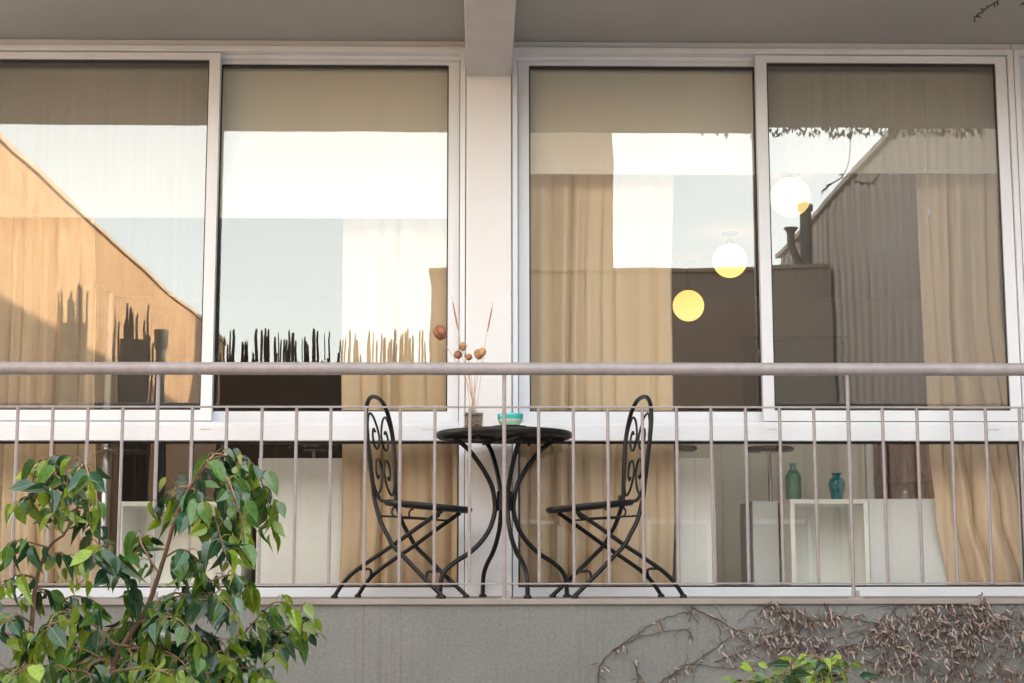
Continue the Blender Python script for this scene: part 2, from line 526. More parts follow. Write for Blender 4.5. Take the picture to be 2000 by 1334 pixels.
window(-2.533, -.080, -1.303, True, 'white sliding window left of the pillar, blinds half down')
window(.146, 2.603, 1.368, False, 'white sliding window right of the pillar, pendant lamps behind')
window(2.607, 4.196, 3.40, False, 'white sliding window cut by the right picture edge')

# ------------------------------------------------------------------ blinds
def blind(x0, x1, zb, y, label, chain=None):
    t = thing('roller_blind', label, 'blind', ((x0 + x1) / 2, y, zb), 0, 'roller blinds behind the windows')
    hx = (x1 - x0) / 2
    f = MB(); f.grid(13, 9, lambda u, v: (-hx + 2 * hx * u, .0025 * math.sin(u * 7 + x0 * 3) * (1 - v), v * (2.57 - zb)))
    f.build('fabric', M['blind'], t, smooth=True)
    MB().box(-hx, hx, -.007, .007, -.022, .004).build('bottom_bar', M['blind'], t, bevel=.003)
    MB().tube([(-hx, .02, 2.575 - zb), (hx, .02, 2.575 - zb)], .019, 12).build('roller', M['pull'], t, smooth=True)
    if chain:
        cx, z1, drop = chain
        c = MB().tube([(cx - (x0 + x1) / 2, -.012, 2.55 - zb), (cx - (x0 + x1) / 2, -.014, z1 - zb)], .0022, 6)
        co = c.build('chain', M['pull'], t, smooth=True)
        MB().lathe([(.0, -.055), (.009, -.05), (.011, -.02), (.004, 0)], (cx - (x0 + x1) / 2, -.014, z1 - zb), 10).build('pull', M['pull'], co, smooth=True)
    return t
blind(-2.50, -1.315, 1.853, .085, 'pale roller blind behind the leftmost pane')
blind(-1.290, -.125, 1.853, .085, 'pale roller blind left of the pillar, behind the brightest pane')
blind(.20, 1.345, 2.078, .085, 'pale roller blind just right of the pillar, above the curtain', (1.352, 1.20, 0))
blind(1.372, 2.56, 2.088, .085, 'pale roller blind behind the rightmost full pane with hanging cord', (2.20, 1.905, 0))

# ------------------------------------------------------------------ curtains
def curtain(edges, y, folds, amp, seed, label, wob=.02):
    """edges: (z, x_left, x_right) from the top down"""
    rr = random.Random(seed)
    ph = [rr.uniform(0, 6.28) for _ in range(8)]
    x_mid = (edges[0][1] + edges[0][2]) / 2
    def at(z):
        for (za, la, ra), (zb, lb, rb) in zip(edges, edges[1:]):
            if za >= z >= zb:
                t = (za - z) / (za - zb); t = t * t * (3 - 2 * t)
                return la + (lb - la) * t, ra + (rb - ra) * t
        return edges[-1][1:]
    ztop, zbot = edges[0][0], edges[-1][0]
    def fn(u, v):
        z = ztop + (zbot - ztop) * v
        l_, r_ = at(z)
        uu = u + .018 * math.sin(u * 11 + ph[0]) + .012 * math.sin(u * 23 + ph[1] + v * 1.5)
        w = 2 * math.pi * folds * uu
        a = amp * (.55 + .45 * math.sin(u * 5.3 + ph[2]) * math.sin(u * 2.1 + ph[3])) * (.65 + .55 * v)
        sn = math.sin(w + ph[4] + .5 * math.sin(v * 2.2 + u * 4 + ph[3]))
        yy = a * (.55 - 1.55 * abs(sn) ** .65 + .25 * math.sin(2.6 * w + ph[5] + v * 1.4)) + .012 * math.sin(v * 9 + u * 6 + ph[6])
        lo = max(0, (v - .80) / .20)
        yy += lo * .010 * math.sin(u * 13 + v * 17 + ph[7]) + .05 * lo * lo
        xx = l_ + (r_ - l_) * u + wob * .4 * math.sin(v * 6 + u * 9 + ph[1]) * (0.3 + v) * math.sin(math.pi * u)
        return (xx - x_mid, yy, z - zbot)
    t = thing('curtain', label, 'curtain', (x_mid, y, zbot), 0, 'tan floor length curtains')
    c = MB(); c.grid(150, 46, fn)
    fo = c.build('fabric', M['curtain'], t, smooth=True)
    s = fo.modifiers.new('thickness', 'SOLIDIFY'); s.thickness = .0015
    rod = MB().tube([(edges[0][1] - x_mid - .02, .0, ztop - zbot + .01), (edges[0][2] - x_mid + .02, .0, ztop - zbot + .01)], .012, 10)
    rod.build('rod', M['steel'], t, smooth=True)
curtain([(2.53, -2.50, -1.96), (1.2, -2.50, -1.90), (.02, -2.50, -1.86)], .25, 3.4, .060, 3, 'tan curtain hanging at the left picture edge')
curtain([(2.53, -.70, -.11), (1.2, -.69, -.115), (.4, -.675, -.10), (.02, -.69, -.10)], .25, 2.8, .064, 9, 'tan curtain left of the white pillar behind the left chair')
curtain([(2.53, .19, .98), (1.4, .19, .945), (.4, .19, .94), (.02, .19, .93)], .25, 4.2, .064, 21, 'wide tan curtain right of the pillar behind the right chair')
curtain([(2.53, 2.19, 2.60), (1.4, 2.19, 2.585), (.75, 2.20, 2.66), (.40, 2.225, 2.72), (.02, 2.285, 2.86)], .24, 2.2, .055, 33, 'tan curtain flaring to the floor beside the grey cabinet', .02)

# ------------------------------------------------------------------ inside: lamps and furniture
def pendant(x, y, z, r, label):
    t = thing('pendant_lamp', label, 'lamp', (x, y, z), 0, 'glowing globe lamps')
    gl = MB().lathe([(max(0.0001, r * math.sin(math.pi * k / 24)), -r * math.cos(math.pi * k / 24)) for k in range(25)], (0, 0, 0), 36)
    gl.build('globe', M['globe'], t, smooth=True)
    MB().lathe([(.03, r - .012), (.034, r + .005), (.02, r + .03), (.008, r + .045)], (0, 0, 0), 16).build('holder', M['cord'], t, smooth=True)
    MB().tube([(0, 0, r + .03), (0, 0, 2.6 - z)], .003, 6).build('cord', M['cord'], t)
    MB().lathe([(.06, 2.585 - z), (.06, 2.5995 - z)], (0, 0, 0), 20).build('ceiling_rose', M['cord'], t, smooth=True)
pendant(1.65, 5.1, 2.24, .125, 'lit round globe lamp, lowest and farthest of three')
pendant(1.82, 4.0, 2.39, .125, 'lit round globe lamp, middle one of three')
pendant(1.93, 2.2, 2.445, .125, 'lit round globe lamp, largest and highest of three')

def open_cube(x0, x1, y0, y1, z1, label, mt, shelf=False):
    t = thing('cube_shelf', label, 'shelf', ((x0 + x1) / 2, (y0 + y1) / 2, 0))
    hx, hy, th = (x1 - x0) / 2, (y1 - y0) / 2, .022
    MB().box(-hx, -hx + th, -hy, hy, .03, z1 - th - .0005).build('side_panel', mt, t, bevel=.001)
    MB().box(hx - th, hx, -hy, hy, .03, z1 - th - .0005).build('side_panel', mt, t, bevel=.001)
    MB().box(-hx, hx, -hy, hy, z1 - th, z1).build('top_panel', mt, t, bevel=.001)
    MB().box(-hx + th + .0005, hx - th - .0005, -hy, hy, .03, .05).build('bottom_panel', mt, t, bevel=.001)
    MB().box(-hx + th, hx - th, hy - .012, hy - .002, .0505, z1 - th - .0005).build('back_panel', mt, t)
    MB().box(-hx + .02, hx - .02, -hy + .03, hy, 0.0, .0295).build('plinth', M['gasket'], t)
    return t
open_cube(1.517, 1.902, .28, .66, .470, 'white open cube shelf under the teal vase', M['white_lac'])
open_cube(-1.775, -1.17, .30, .68, .460, 'white open cube shelf behind the ficus, left window', M['white_lac'])
def closed_box(name, x0, x1, y0, y1, z1, label, mt):
    t = thing(name, label, 'cabinet', ((x0 + x1) / 2, (y0 + y1) / 2, 0))
    hx, hy = (x1 - x0) / 2, (y1 - y0) / 2
    MB().box(-hx, hx, -hy + .02, hy, .03, z1).build('carcass', mt, t, bevel=.002)
    MB().box(-hx + .001, hx - .001, -hy, -hy + .018, .034, z1 - .002).build('door', mt, t, bevel=.002)
    MB().box(-hx + .02, hx - .02, -hy + .05, hy - .01, 0, .0295).build('plinth', M['gasket'], t)
    return t
closed_box('cabinet', 1.907, 2.33, .30, .68, .474, 'pale grey closed cabinet beside the flaring curtain', M['grey_lac'])
closed_box('cabinet', 1.375, 1.508, .55, .95, .475, 'narrow grey cabinet left of the white cube shelf', M['grey_lac'])
closed_box('cabinet', -1.10, -.68, .30, .70, .674, 'tall plain white cabinet left of the left chair', M['white_lac'])
closed_box('cabinet', .955, 1.155, .32, .72, .676, 'slim white cabinet right of the wide curtain', M['white_lac'])

t = thing('breakfast_bar', 'long low cream breakfast bar inside behind the jars', 'counter', (1.25, 2.0, 0))
MB().box(-.10, 1.02, -.12, .30, 0, .98).build('front_panel', simple('cream_panel', (.82, .78, .66), .6, .04, 2), t, bevel=.003)
MB().box(-.14, 1.02, -.14, .36, .9805, 1.01).build('counter_top', M['white_lac'], t, bevel=.004)
MB().box(1.023, 1.063, -.15, -.11, 0, 1.02).build('corner_post', M['white_lac'], t, bevel=.003)

def bar_stool(x, y, rz, label):
    t = thing('bar_stool', label, 'stool', (x, y, 0), rz, 'bar stools')
    MB().lathe([(.0001, .785), (.125, .787), (.138, .795), (.138, .804), (.125, .812), (.0001, .815)], (0, 0, 0), 28).build('seat', M['black_seat'], t, smooth=True)
    MB().lathe([(.04, .775), (.085, .778), (.085, .7845), (.04, .7845)], (0, 0, 0), 24).build('seat_plate', M['chrome'], t, smooth=True)
    MB().lathe([(.011, .20), (.011, .774)], (0, 0, 0), 16).build('post', M['chrome'], t, smooth=True)
    MB().lathe([(.03, .06), (.028, .40), (.018, .405)], (0, 0, 0), 16).build('sleeve', M['chrome'], t, smooth=True)
    MB().lathe([(.19, .0), (.19, .008), (.12, .02), (.035, .055), (.03, .062)], (0, 0, 0), 28).build('base', M['chrome'], t, smooth=True)
    MB().tube([(.0, .03, .28), (.10, .12, .28), (.0, .19, .28), (-.10, .12, .28), (0, .03, .28)], .009, 8).build('footrest', M['chrome'], t, smooth=True)
bar_stool(-.925, 1.25, .4, 'black seated bar stool left of the pillar, above the white cabinet')
bar_stool(1.06, 1.30, 1.2, 'black seated bar stool behind the slim white cabinet')
bar_stool(1.61, 1.35, 2.2, 'black seated bar stool behind the green jar')

t = thing('steel_column', 'round steel column with flared foot inside the left window', 'column', (-1.862, .36, 0))
MB().lathe([(.088, 0), (.088, .012), (.070, .03), (.050, .07), (.038, .13), (.034, .18)], (0, 0, 0), 28).build('flared_base', M['steel'], t, smooth=True)
MB().lathe([(.034, .18), (.034, .715), (.024, .735)], (0, 0, 0), 24).build('lower_tube', M['steel'], t, smooth=True)
MB().lathe([(.0165, .73), (.0165, 1.50), (.0001, 1.51)], (0, 0, 0), 20).build('upper_tube', M['pull'], t, smooth=True)
MB().lathe([(.05, .70), (.13, .705), (.13, .715), (.05, .719)], (.06, .04, 0), 24).build('tray', M['black_seat'], t, smooth=True)

def lathe_thing(name, label, cat, loc, prof, mt, seg=28, group=None):
    o = MB().lathe(prof, (0, 0, 0), seg).build(name, mt, None, True)
    o.location = loc
    return tag(o, label, cat, group)
def resmooth(pr, sub=4):
    return [(max(.0002, p.x), p.z) for p in smooth_path([(r, 0, z) for r, z in pr], sub)]
j = thing('glass_jar', 'pale green glass jar at the left end of the cube shelf', 'jar', (1.562, .42, .4705))
jar_p = resmooth([(.032, 0), (.039, .01), (.040, .05), (.040, .10), (.038, .125), (.026, .145), (.017, .155), (.017, .175), (.021, .185)])
MB().lathe(jar_p + [(max(.0002, r - .004), z) for r, z in reversed(jar_p)] , (0, 0, 0), 28).build('body', M['green_glass'], j, smooth=True)
for zz in (.105, .118):
    MB().lathe([(.0405, zz - .003), (.043, zz), (.0405, zz + .003)], (0, 0, 0), 28).build('band', M['green_glass'], j, smooth=True)
v_p = resmooth([(.026, 0), (.028, .006), (.032, .035), (.040, .070), (.041, .085), (.033, .105), (.019, .116), (.018, .122), (.025, .132), (.025, .135)])
v = thing('ceramic_vase', 'teal ribbed vase on the white cube shelf', 'vase', (1.776, .40, .4705))
MB().lathe(v_p, (0, 0, 0), 28).build('body', M['teal'], v, smooth=True)
for zz, rr in ((.045, .0352), (.06, .038), (.09, .0402)):
    MB().lathe([(rr - .001, zz - .002), (rr + .0015, zz), (rr - .001, zz + .002)], (0, 0, 0), 28).build('rib', M['teal'], v, smooth=True)
v2 = copy_tree(v); v2.location = (-1.49, .42, .4605); v2['label'] = 'teal vase on the left cube shelf behind the ficus leaves'
v['group'] = v2['group'] = 'teal vases'
dc = thing('glass_decanter', 'slim clear glass decanter on the grey cabinet', 'decanter', (2.13, .44, .4745))
MB().lathe(resmooth([(.035, 0), (.042, .01), (.040, .05), (.020, .075), (.012, .10), (.011, .16), (.018, .175)]), (0, 0, 0), 24).build('body', M['clear_glass'], dc, smooth=True)
MB().lathe(resmooth([(.010, .177), (.008, .19), (.017, .205), (.012, .222), (.0004, .228)]), (0, 0, 0), 20).build('stopper', M['clear_glass'], dc, smooth=True)

ws = thing('slatted_screen', 'brown timber slatted screen above the grey cabinet inside', 'screen', (2.80, 1.80, 0), R(-62))
for k in range(15):
    MB().box(-.83 + k * .115, -.83 + k * .115 + .085, -.009, .009, .30, 1.12).build('slat', M['wood_slat'], ws, bevel=.002)
for zz in (.38, .66, .98):
    MB().box(-.85, .90, -.034, -.010, zz, zz + .05).build('rail', M['wood_slat'], ws, bevel=.003)
for xx in (-.86, .92):
    MB().box(xx - .02, xx + .02, -.035, .03, 0, 1.14).build('post', M['wood_slat'], ws, bevel=.003)

# ------------------------------------------------------------------ railing
RY = -.85
ra = thing('balcony_railing', 'mauve grey tubular balcony railing across the whole front', 'railing', (0, RY, 0))
def rod(pts, r, name, seg=12, bevel=0):
    return MB().tube(pts, r, seg).build(name, M['rail'], ra, smooth=True)
rod([(-4.0, 0, .970), (5.0, 0, .970)], .0275, 'handrail', 24)
MB().box(-4.0, 5.0, -.0055, .0055, .802, .810).build('top_rail', M['rail'], ra, bevel=.0015)
MB().box(-4.0, 5.0, -.0055, .0055, .060, .067).build('bottom_rail', M['rail'], ra, bevel=.0015)
post_me = MB().tube([(0, 0, .0), (0, 0, .948)], .0085, 12).mesh('post', M['rail'], True)
foot_me = MB().box(-.030, .030, -.022, .022, 0, .005).mesh('foot_plate', M['rail'])
clip_me = MB().box(.008, .024, -.006, .006, .006, .034).mesh('bracket', M['rail'])
bal_me = MB().tube([(0, 0, .0665), (0, 0, .8025)], .0072, 10).mesh('baluster', M['rail'], True)
for k in range(-27, 33):
    x = .096 + k * .1467
    if k % 10 == 0:
        p = link('post', post_me, ra); p.location = (x, 0, 0)
        link('foot_plate', foot_me, p); link('bracket', clip_me, p)
    else:
        b = link('baluster', bal_me, ra); b.location = (x, rnd.uniform(-.0008, .0008), 0)
        b.rotation_euler = (0, rnd.uniform(-.002, .002), 0)

# ------------------------------------------------------------------ bistro table
TX, TY = .102, -.43
tb = thing('bistro_table', 'round black iron bistro table between the two chairs', 'table', (TX, TY, 0))
MB().lathe([(.0001, .715), (.285, .715), (.293, .708), (.300, .708), (.3055, .714), (.3065, .724), (.304, .733), (.297, .7365), (.0001, .7385)], (0, 0, 0), 64).build('tabletop', M['iron'], tb, smooth=True)
prof = [(.235, .700), (.215, .690), (.165, .650), (.105, .575), (.062, .50), (.046, .43), (.046, .375), (.068, .305), (.110, .245), (.165, .196), (.225, .160), (.272, .122), (.292, .085), (.297, .045), (.299, .008)]
leg_path = smooth_path([(r, 0, z) for r, z in prof], 4)
leg_me = MB().tube(leg_path, .0105, 10).mesh('leg', M['iron'], True)
foot2 = MB().lathe([(.017, 0), (.019, .004), (.017, .012), (.011, .016)], (.299, 0, 0), 14).mesh('foot', M['iron'], True)
bar_me = MB().box(.05, .285, -.009, .009, .699, .7148).mesh('cross_bar', M['iron'])
for k in range(4):
    L = link('leg', leg_me, tb); L.rotation_euler = (0, 0, R(18.6 + 90 * k))
    link('foot', foot2, L)
    cb = link('cross_bar', bar_me, tb); cb.rotation_euler = (0, 0, R(18.6 + 90 * k))
MB().lathe([(.034, .385), (.034, .470)], (0, 0, 0), 16).build('clamp', M['iron'], tb, smooth=True)
for a in (-30, 60, 150, 240):
    MB().lathe([(.006, .690), (.008, .7148)], (.235 * math.cos(R(a)), .235 * math.sin(R(a)), 0), 10).build('stud', M['iron'], tb, smooth=True)

# ------------------------------------------------------------------ bistro chairs (facing local +x)
def make_chair(label):
    c = thing('bistro_chair', label, 'chair', group='folding bistro chairs at the round table')
    Bz = [(.90, -.135), (.86, -.130), (.80, -.122), (.71, -.110), (.60, -.099), (.55, -.095), (.43, -.083), (.36, -.062), (.32, -.046), (.23, .008), (.12, .122), (.06, .187), (.012, .240)]
    def u_at(z):
        for (za, ua), (zb, ub) in zip(Bz, Bz[1:]):
            if za >= z >= zb:
                return ua + (ub - ua) * (za - z) / (za - zb)
        return Bz[0][1] if z > .9 else Bz[-1][1]
    def half(z):
        T = [(.90, 0), (.897, .045), (.885, .085), (.86, .122), (.82, .153), (.76, .172), (.70, .176), (.60, .166), (.50, .152), (.43, .146), (.23, .160), (.012, .178)]
        for (za, a), (zb, b) in zip(T, T[1:]):
            if za >= z >= zb:
                return a + (b - a) * (za - z) / (za - zb)
        return T[-1][1]
    zs = [.012, .06, .12, .18, .23, .28, .32, .36, .43, .50, .55, .60, .65, .70, .76, .82, .86, .885, .897, .90]
    side = [(u_at(z), half(z), z) for z in zs]
    path = [(u, -h, z) for u, h, z in side] + [(u, h, z) for u, h, z in reversed(side[:-1])]
    MB().tube(smooth_path(path, 3), .0098, 10).build('back_frame', M['iron'], c, smooth=True)
    # scrolls
    sc = [(.158, .705), (.150, .765), (.112, .815), (.062, .800), (.022, .745), (.018, .700), (.048, .662), (.088, .672), (.102, .715), (.082, .748), (.062, .736)]
    for s in (-1, 1):
        MB().tube(smooth_path([(u_at(z), s * y, z) for y, z in sc], 6), .0052, 8).build('scroll', M['iron'], c, smooth=True)
        lo = [(y * .93, 1.275 - z) for y, z in sc]
        MB().tube(smooth_path([(u_at(z), s * y, z) for y, z in lo], 6), .0052, 8).build('scroll', M['iron'], c, smooth=True)
    # seat: shallow round pan with rolled rim, falling slightly to the front
    st = MB().lathe([(.0001, -.012), (.17, -.014), (.186, -.016), (.196, -.010), (.200, .000), (.197, .009), (.188, .012), (.17, .006), (.0001, .003)], (0, 0, 0), 48)
    seat = st.build('seat', M['iron'], c, smooth=True)
    seat.location = (.117, 0, .405); seat.rotation_euler = (0, R(5.6), 0); seat.scale = (1.0, .93, 1)
    for s in (-1, 1):
        MB().tube(smooth_path([(-.072, s * .146, .46), (-.060, s * .142, .43), (-.03, s * .134, .420), (.02, s * .15, .415)], 4), .008, 8).build('seat_lug', M['iron'], c, smooth=True)
        # rear legs run up to the seat front
        MB().tube(smooth_path([(-.262, s * .148, .012), (-.225, s * .147, .065), (-.180, s * .145, .110), (-.10, s * .142, .165), (.0, s * .140, .228), (.10, s * .138, .296), (.20, s * .136, .362), (.225, s * .135, .378)], 4), .0095, 10).build('leg', M['iron'], c, smooth=True)
        # thin slider rod and loop below the seat
        MB().tube(smooth_path([(-.062, s * .118, .358), (.06, s * .118, .352), (.18, s * .118, .345), (.21, s * .118, .362)], 4), .0045, 8).build('slide_rod', M['iron'], c, smooth=True)
        lp = [(.03 + .022 * math.cos(a) - .02, s * .118, .376 + .022 * math.sin(a)) for a in [math.pi * .5 + math.pi * k / 8 for k in range(9)]]
        MB().tube(lp, .0045, 8).build('loop', M['iron'], c, smooth=True)
        for u, w in ((.242, .178), (-.264, .148)):
            MB().lathe([(.015, 0), (.0165, .003), (.015, .011), (.010, .016)], (u, s * w, 0), 12).build('foot', M['iron'], c, smooth=True)
        MB().lathe([(.012, -.006), (.012, .006)], (0, 0, 0), 10).build('rivet', M['iron'], c, smooth=True).matrix_local = Matrix.Translation((.006, s * .15, .232)) @ Matrix.Rotation(math.pi / 2, 4, 'X')
    MB().tube(smooth_path([(-.205, -.147, .085), (-.185, -.10, .122), (-.175, 0, .128), (-.185, .10, .122), (-.205, .147, .085)], 5), .006, 8).build('stretcher', M['iron'], c, smooth=True)
    MB().tube(smooth_path([(.165, -.173, .082), (.150, -.10, .112), (.148, 0, .116), (.150, .10, .112), (.165, .173, .082)], 5), .006, 8).build('stretcher', M['iron'], c, smooth=True)
    return c
c1 = make_chair('black iron bistro chair left of the table, facing right')
c2 = copy_tree(c1)
c1.location = (-.350, -.42, 0); c1.rotation_euler = (0, 0, R(-16))
c2.location = (.598, -.42, 0); c2.rotation_euler = (0, 0, R(180 + 13))
c2['label'] = 'black iron bistro chair right of the table, facing left'

# ------------------------------------------------------------------ on the table
TZ = .7385
bw = thing('ceramic_bowl', 'small turquoise bowl with pale bands on the bistro table', 'bowl', (.126, -.62, TZ + .0075))
MB().lathe([(.0002, .0), (.030, .0), (.040, .004), (.050, .015), (.0535, .024)], (0, 0, 0), 36).build('lower_band', M['bowl_pale'], bw, smooth=True)
MB().lathe([(.0533, .0225), (.0548, .0245), (.0552, .0265), (.0545, .028)], (0, 0, 0), 36).build('cream_line', M['bowl_line'], bw, smooth=True)
MB().lathe([(.0540, .0275), (.0565, .034), (.0570, .050), (.0560, .053), (.0525, .052), (.048, .026), (.030, .010), (.0002, .008)], (0, 0, 0), 36).build('upper_band', M['bowl_teal'], bw, smooth=True)
lathe_thing('saucer', 'pale grey saucer under the turquoise bowl', 'saucer', (.122, -.62, TZ + .0005), [(.0002, 0), (.045, 0), (.070, .004), (.076, .0065), (.070, .0062), (.045, .0066), (.0002, .0068)], M['saucer'], 36)

VX, VY = -.035, -.60
vs = thing('glass_vase', 'clear square glass vase of pebbles on the bistro table', 'vase', (VX, VY, TZ + .0005))
hw = .045
gm = MB()
gm.ring(-hw, hw, -hw, hw, .003, .003, .003, .003, .003, .075)
gm.v = [(x, z, y) for x, y, z in gm.v]; gm.f = [tuple(reversed(q)) for q in gm.f]
gm.build('glass_wall', M['vase_glass'], vs, bevel=.001)
MB().box(-hw, hw, -hw, hw, 0, .0028).build('glass_base', M['vase_glass'], vs)
def pebbles(n, z0, z1, mt, name, seed):
    rr = random.Random(seed); pm = MB()
    for _ in range(n):
        cx, cy, cz = rr.uniform(-.037, .037), rr.uniform(-.037, .037), rr.uniform(z0, z1)
        s = rr.uniform(.0035, .006)
        pm.lathe([(.0001, -s * .8), (s, 0), (.0001, s * .8)], (cx, cy, cz), 6)
    o = pm.build(name, mt, vs, smooth=True); o['kind'] = 'stuff'
pebbles(420, .006, .050, M['pebble_pink'], 'pale_pebbles', 2)
pebbles(150, .052, .064, M['pebble_dark'], 'dark_pebbles', 5)

fl = thing('dried_flowers', 'dried stems with brown seed pods standing in the glass vase', 'flowers', (VX, VY, TZ + .055))
def stem(top, mid=None, mt='straw', r=.0016, base=None):
    b = base or (rnd.uniform(-.012, .012), rnd.uniform(-.015, .015), 0.0)
    top = Vector(top) - Vector((VX, VY, TZ + .055))
    m1 = Vector(mid) - Vector((VX, VY, TZ + .055)) if mid else Vector((top.x * .28, top.y * .3, top.z * .5))
    MB().tube(smooth_path([b, m1, top], 8), [r] * 8 + [r * .9] * 9, 6).build('stem', M[mt], fl, smooth=True)
def pod(c, r, mt, sq=1.0, seed=0, rot=0.0):
    rr = random.Random(seed)
    pm = MB()
    pr = [(max(.0003, r * math.sin(math.pi * k / 14) ** .8), -r * sq * math.cos(math.pi * k / 14)) for k in range(15)]
    pm.lathe(pr, (0, 0, 0), 24)
    o = pm.build('pod', M[mt], fl, smooth=True)
    for vtx in o.data.vertices:
        a = math.atan2(vtx.co.y, vtx.co.x)
        k = 1 + .09 * math.cos(a * 5) + .06 * rr.uniform(-1, 1)
        vtx.co.x *= k; vtx.co.y *= k
    o.location = Vector(c) - Vector((VX, VY, TZ + .055)); o.rotation_euler = (rot, rr.uniform(-.6, .6), 0)
P5 = [((-.185, -.57, 1.168), .030, 'pod', 1.1, .5), ((-.084, -.62, 1.098), .017, 'pod_light', 1.2, .9), ((-.106, -.59, 1.066), .018, 'pod', 1.0, .2), ((-.057, -.61, 1.053), .0145, 'pod', 1.0, -.3), ((-.014, -.59, 1.068), .019, 'pod_light', 1.25, .3), ((.004, -.62, 1.074), .015, 'pod_light', 1.35, -.5)]
for k, (c, r, mt, sq, ro) in enumerate(P5):
    pod(c, r, mt, sq, k, ro)
    stem((c[0], c[1], c[2] - r * .7))
for (x0, z0, x1, z1) in ((-.134, 1.328, -.093, 1.11), (.050, 1.30, .014, 1.105)):
    b = rnd.uniform(-.01, .01)
    o = Vector((VX, VY, TZ + .055))
    pts = smooth_path([Vector((b, 0, 0)), Vector((x1, -.60, z1)) - o, Vector(((x0 + x1) / 2, -.60, (z0 + z1) / 2)) - o, Vector((x0, -.60, z0)) - o], 6)
    MB().tube(pts, .0015, 6).build('stem', M['straw'], fl, smooth=True)
    mid = pts[int(len(pts) * .52):int(len(pts) * .92)]
    MB().tube(mid, [.0022 + .0014 * math.sin(math.pi * i / (len(mid) - 1)) for i in range(len(mid))], 7).build('seed_spike', M['straw_red'], fl, smooth=True)
for k in range(5):
    stem((VX + rnd.uniform(-.05, .05), VY + rnd.uniform(-.03, .03), rnd.uniform(.96, 1.06)))

# ------------------------------------------------------------------ the courtyard (seen mirrored in the glass)
lw = thing('courtyard_wall', 'high ochre plastered wall on the sunlit left side of the courtyard', 'wall', (-4.15, -9.4, -1.5))
MB().box(-.13, .15, -8.2, 8.4, 0, 5.18).build('wall_face', M['ochre'], lw)
for k in range(14):
    MB().box(-.16, .18, -8.2 + k * 1.186, -8.2 + k * 1.186 + 1.178, 5.182, 5.182 + .05 + rnd.uniform(-.006, .006)).build('coping_stone', M['coping'], lw, bevel=.006)

cw = thing('metal_clad_wall', 'tall ribbed sheet metal wall on the shaded right side of the courtyard', 'wall', (5.0, 0, -1.5))
MB().box(.06, .25, -19.5, -.02, 0, 6.95).build('core', M['neighbour'], cw)
pan = MB()
prof_y = [(0, 0), (.14, 0), (.175, -.035), (.235, -.035), (.27, 0), (.40, 0)]
vsl, fsl = [], []
for (yy, xx) in prof_y:
    vsl += [(xx + .055, -yy, .02), (xx + .055, -yy, 6.94), (xx + .058, -yy, .02), (xx + .058, -yy, 6.94)]
for k in range(len(prof_y) - 1):
    a, b = k * 4, k * 4 + 4
    fsl += [(a, b, b + 1, a + 1), (a + 2, a + 3, b + 3, b + 2)]
pan._add(vsl, fsl)
pan_me = pan.mesh('panel', M['corr'])
for k in range(48):
    p = link('panel', pan_me, cw); p.location = (rnd.uniform(-.003, .003), -.03 - k * .4025, 0)
MB().box(-.03, .27, -19.5, -.02, 6.951, 7.03).build('ridge_cap', M['corr'], cw, bevel=.005)

nb = thing('neighbour_building', 'flat roofed neighbour house with a tower across the courtyard', 'building', (2.1, -15.2, -1.5))
MB().box(-2.82, 2.88, -4.0, 0, 0, 5.93).build('wall', M['neighbour'], nb)
MB().box(-2.86, 2.88, -4.0, .04, 5.932, 6.0).build('roof_edge', M['neighbour'], nb, bevel=.01)
MB().box(-1.75, -.22, -2.6, -.06, 6.001, 9.2).build('tower', M['neighbour'], nb)
for (x, z) in ((-1.9, 1.2), (.2, 1.2), (1.6, 1.2)):
    wf = MB().ring(x, x + .9, z, z + 1.2, .06, .06, .06, .06, .002, .05).build('window', M['frame'], nb)
    MB().box(x + .06, x + .84, .004, .012, z + .06, z + 1.14).build('pane', M['glass'], wf)
    MB().box(x - .05, x + .95, .002, .10, z - .06, z - .003).build('sill', M['coping'], wf)
MB().lathe([(.09, 6.0), (.09, 6.86), (.12, 6.88), (.12, 6.96), (.02, 7.0)], (2.57, -.2, 0), 18).build('flue', M['flue'], nb, smooth=True)
cowl = MB().tube(smooth_path([(2.47, -.15, 6.0), (2.42, -.15, 6.12), (2.36, -.15, 6.28), (2.335, -.15, 6.42), (2.34, -.15, 6.52)], 5), .055, 14)
cowl.lathe([(.056, 6.50), (.06, 6.54), (.10, 6.585), (.105, 6.60), (.02, 6.61)], (2.34, -.15, 0), 18)
cowl.build('vent_cowl', M['flue'], nb, smooth=True)

def cane_row(name, label, x0, x1, y, n, ztop, spread, seed, group=None):
    rr = random.Random(seed)
    t = thing(name, label, 'fence', ((x0 + x1) / 2, y, -1.5), 0, group)
    mes = []
    for q in range(5):
        b = MB(); rr2 = random.Random(q + 50)
        pts = [(rr2.uniform(-.004, .004), rr2.uniform(-.004, .004), zz) for k, zz in enumerate((0, .3, .6, .88, .94, .98, 1.0))]
        b.tube(pts, [.015, .015, .015, .0148, .0145, .0135, .010], 6)
        mes.append(b.mesh('cane', M['cane'], True))
    hx = (x1 - x0) / 2
    for k in range(n):
        o = link('cane', mes[k % 5], t)
        h = ztop + 1.5 + rr.uniform(-spread, spread * .6) - (spread * 2.2 if rr.random() < .28 else 0)
        o.location = (-hx + (k + rr.uniform(.1, .9)) * 2 * hx / n, rr.uniform(-.02, .02), 0)
        o.scale = (rr.uniform(.45, 1.35), rr.uniform(.7, 1.1), h)
        o.rotation_euler = (rr.uniform(-.012, .012), rr.uniform(-.018, .018), 0)
    for zz in (.5, 1.9, 3.2):
        MB().box(-hx, hx, .03, .05, zz, zz + .04).build('rail', M['cane'], t)
    MB().box(-hx, hx, .052, .07, .05, ztop + 1.5 - .33).build('backing', M['cane'], t)
    return t
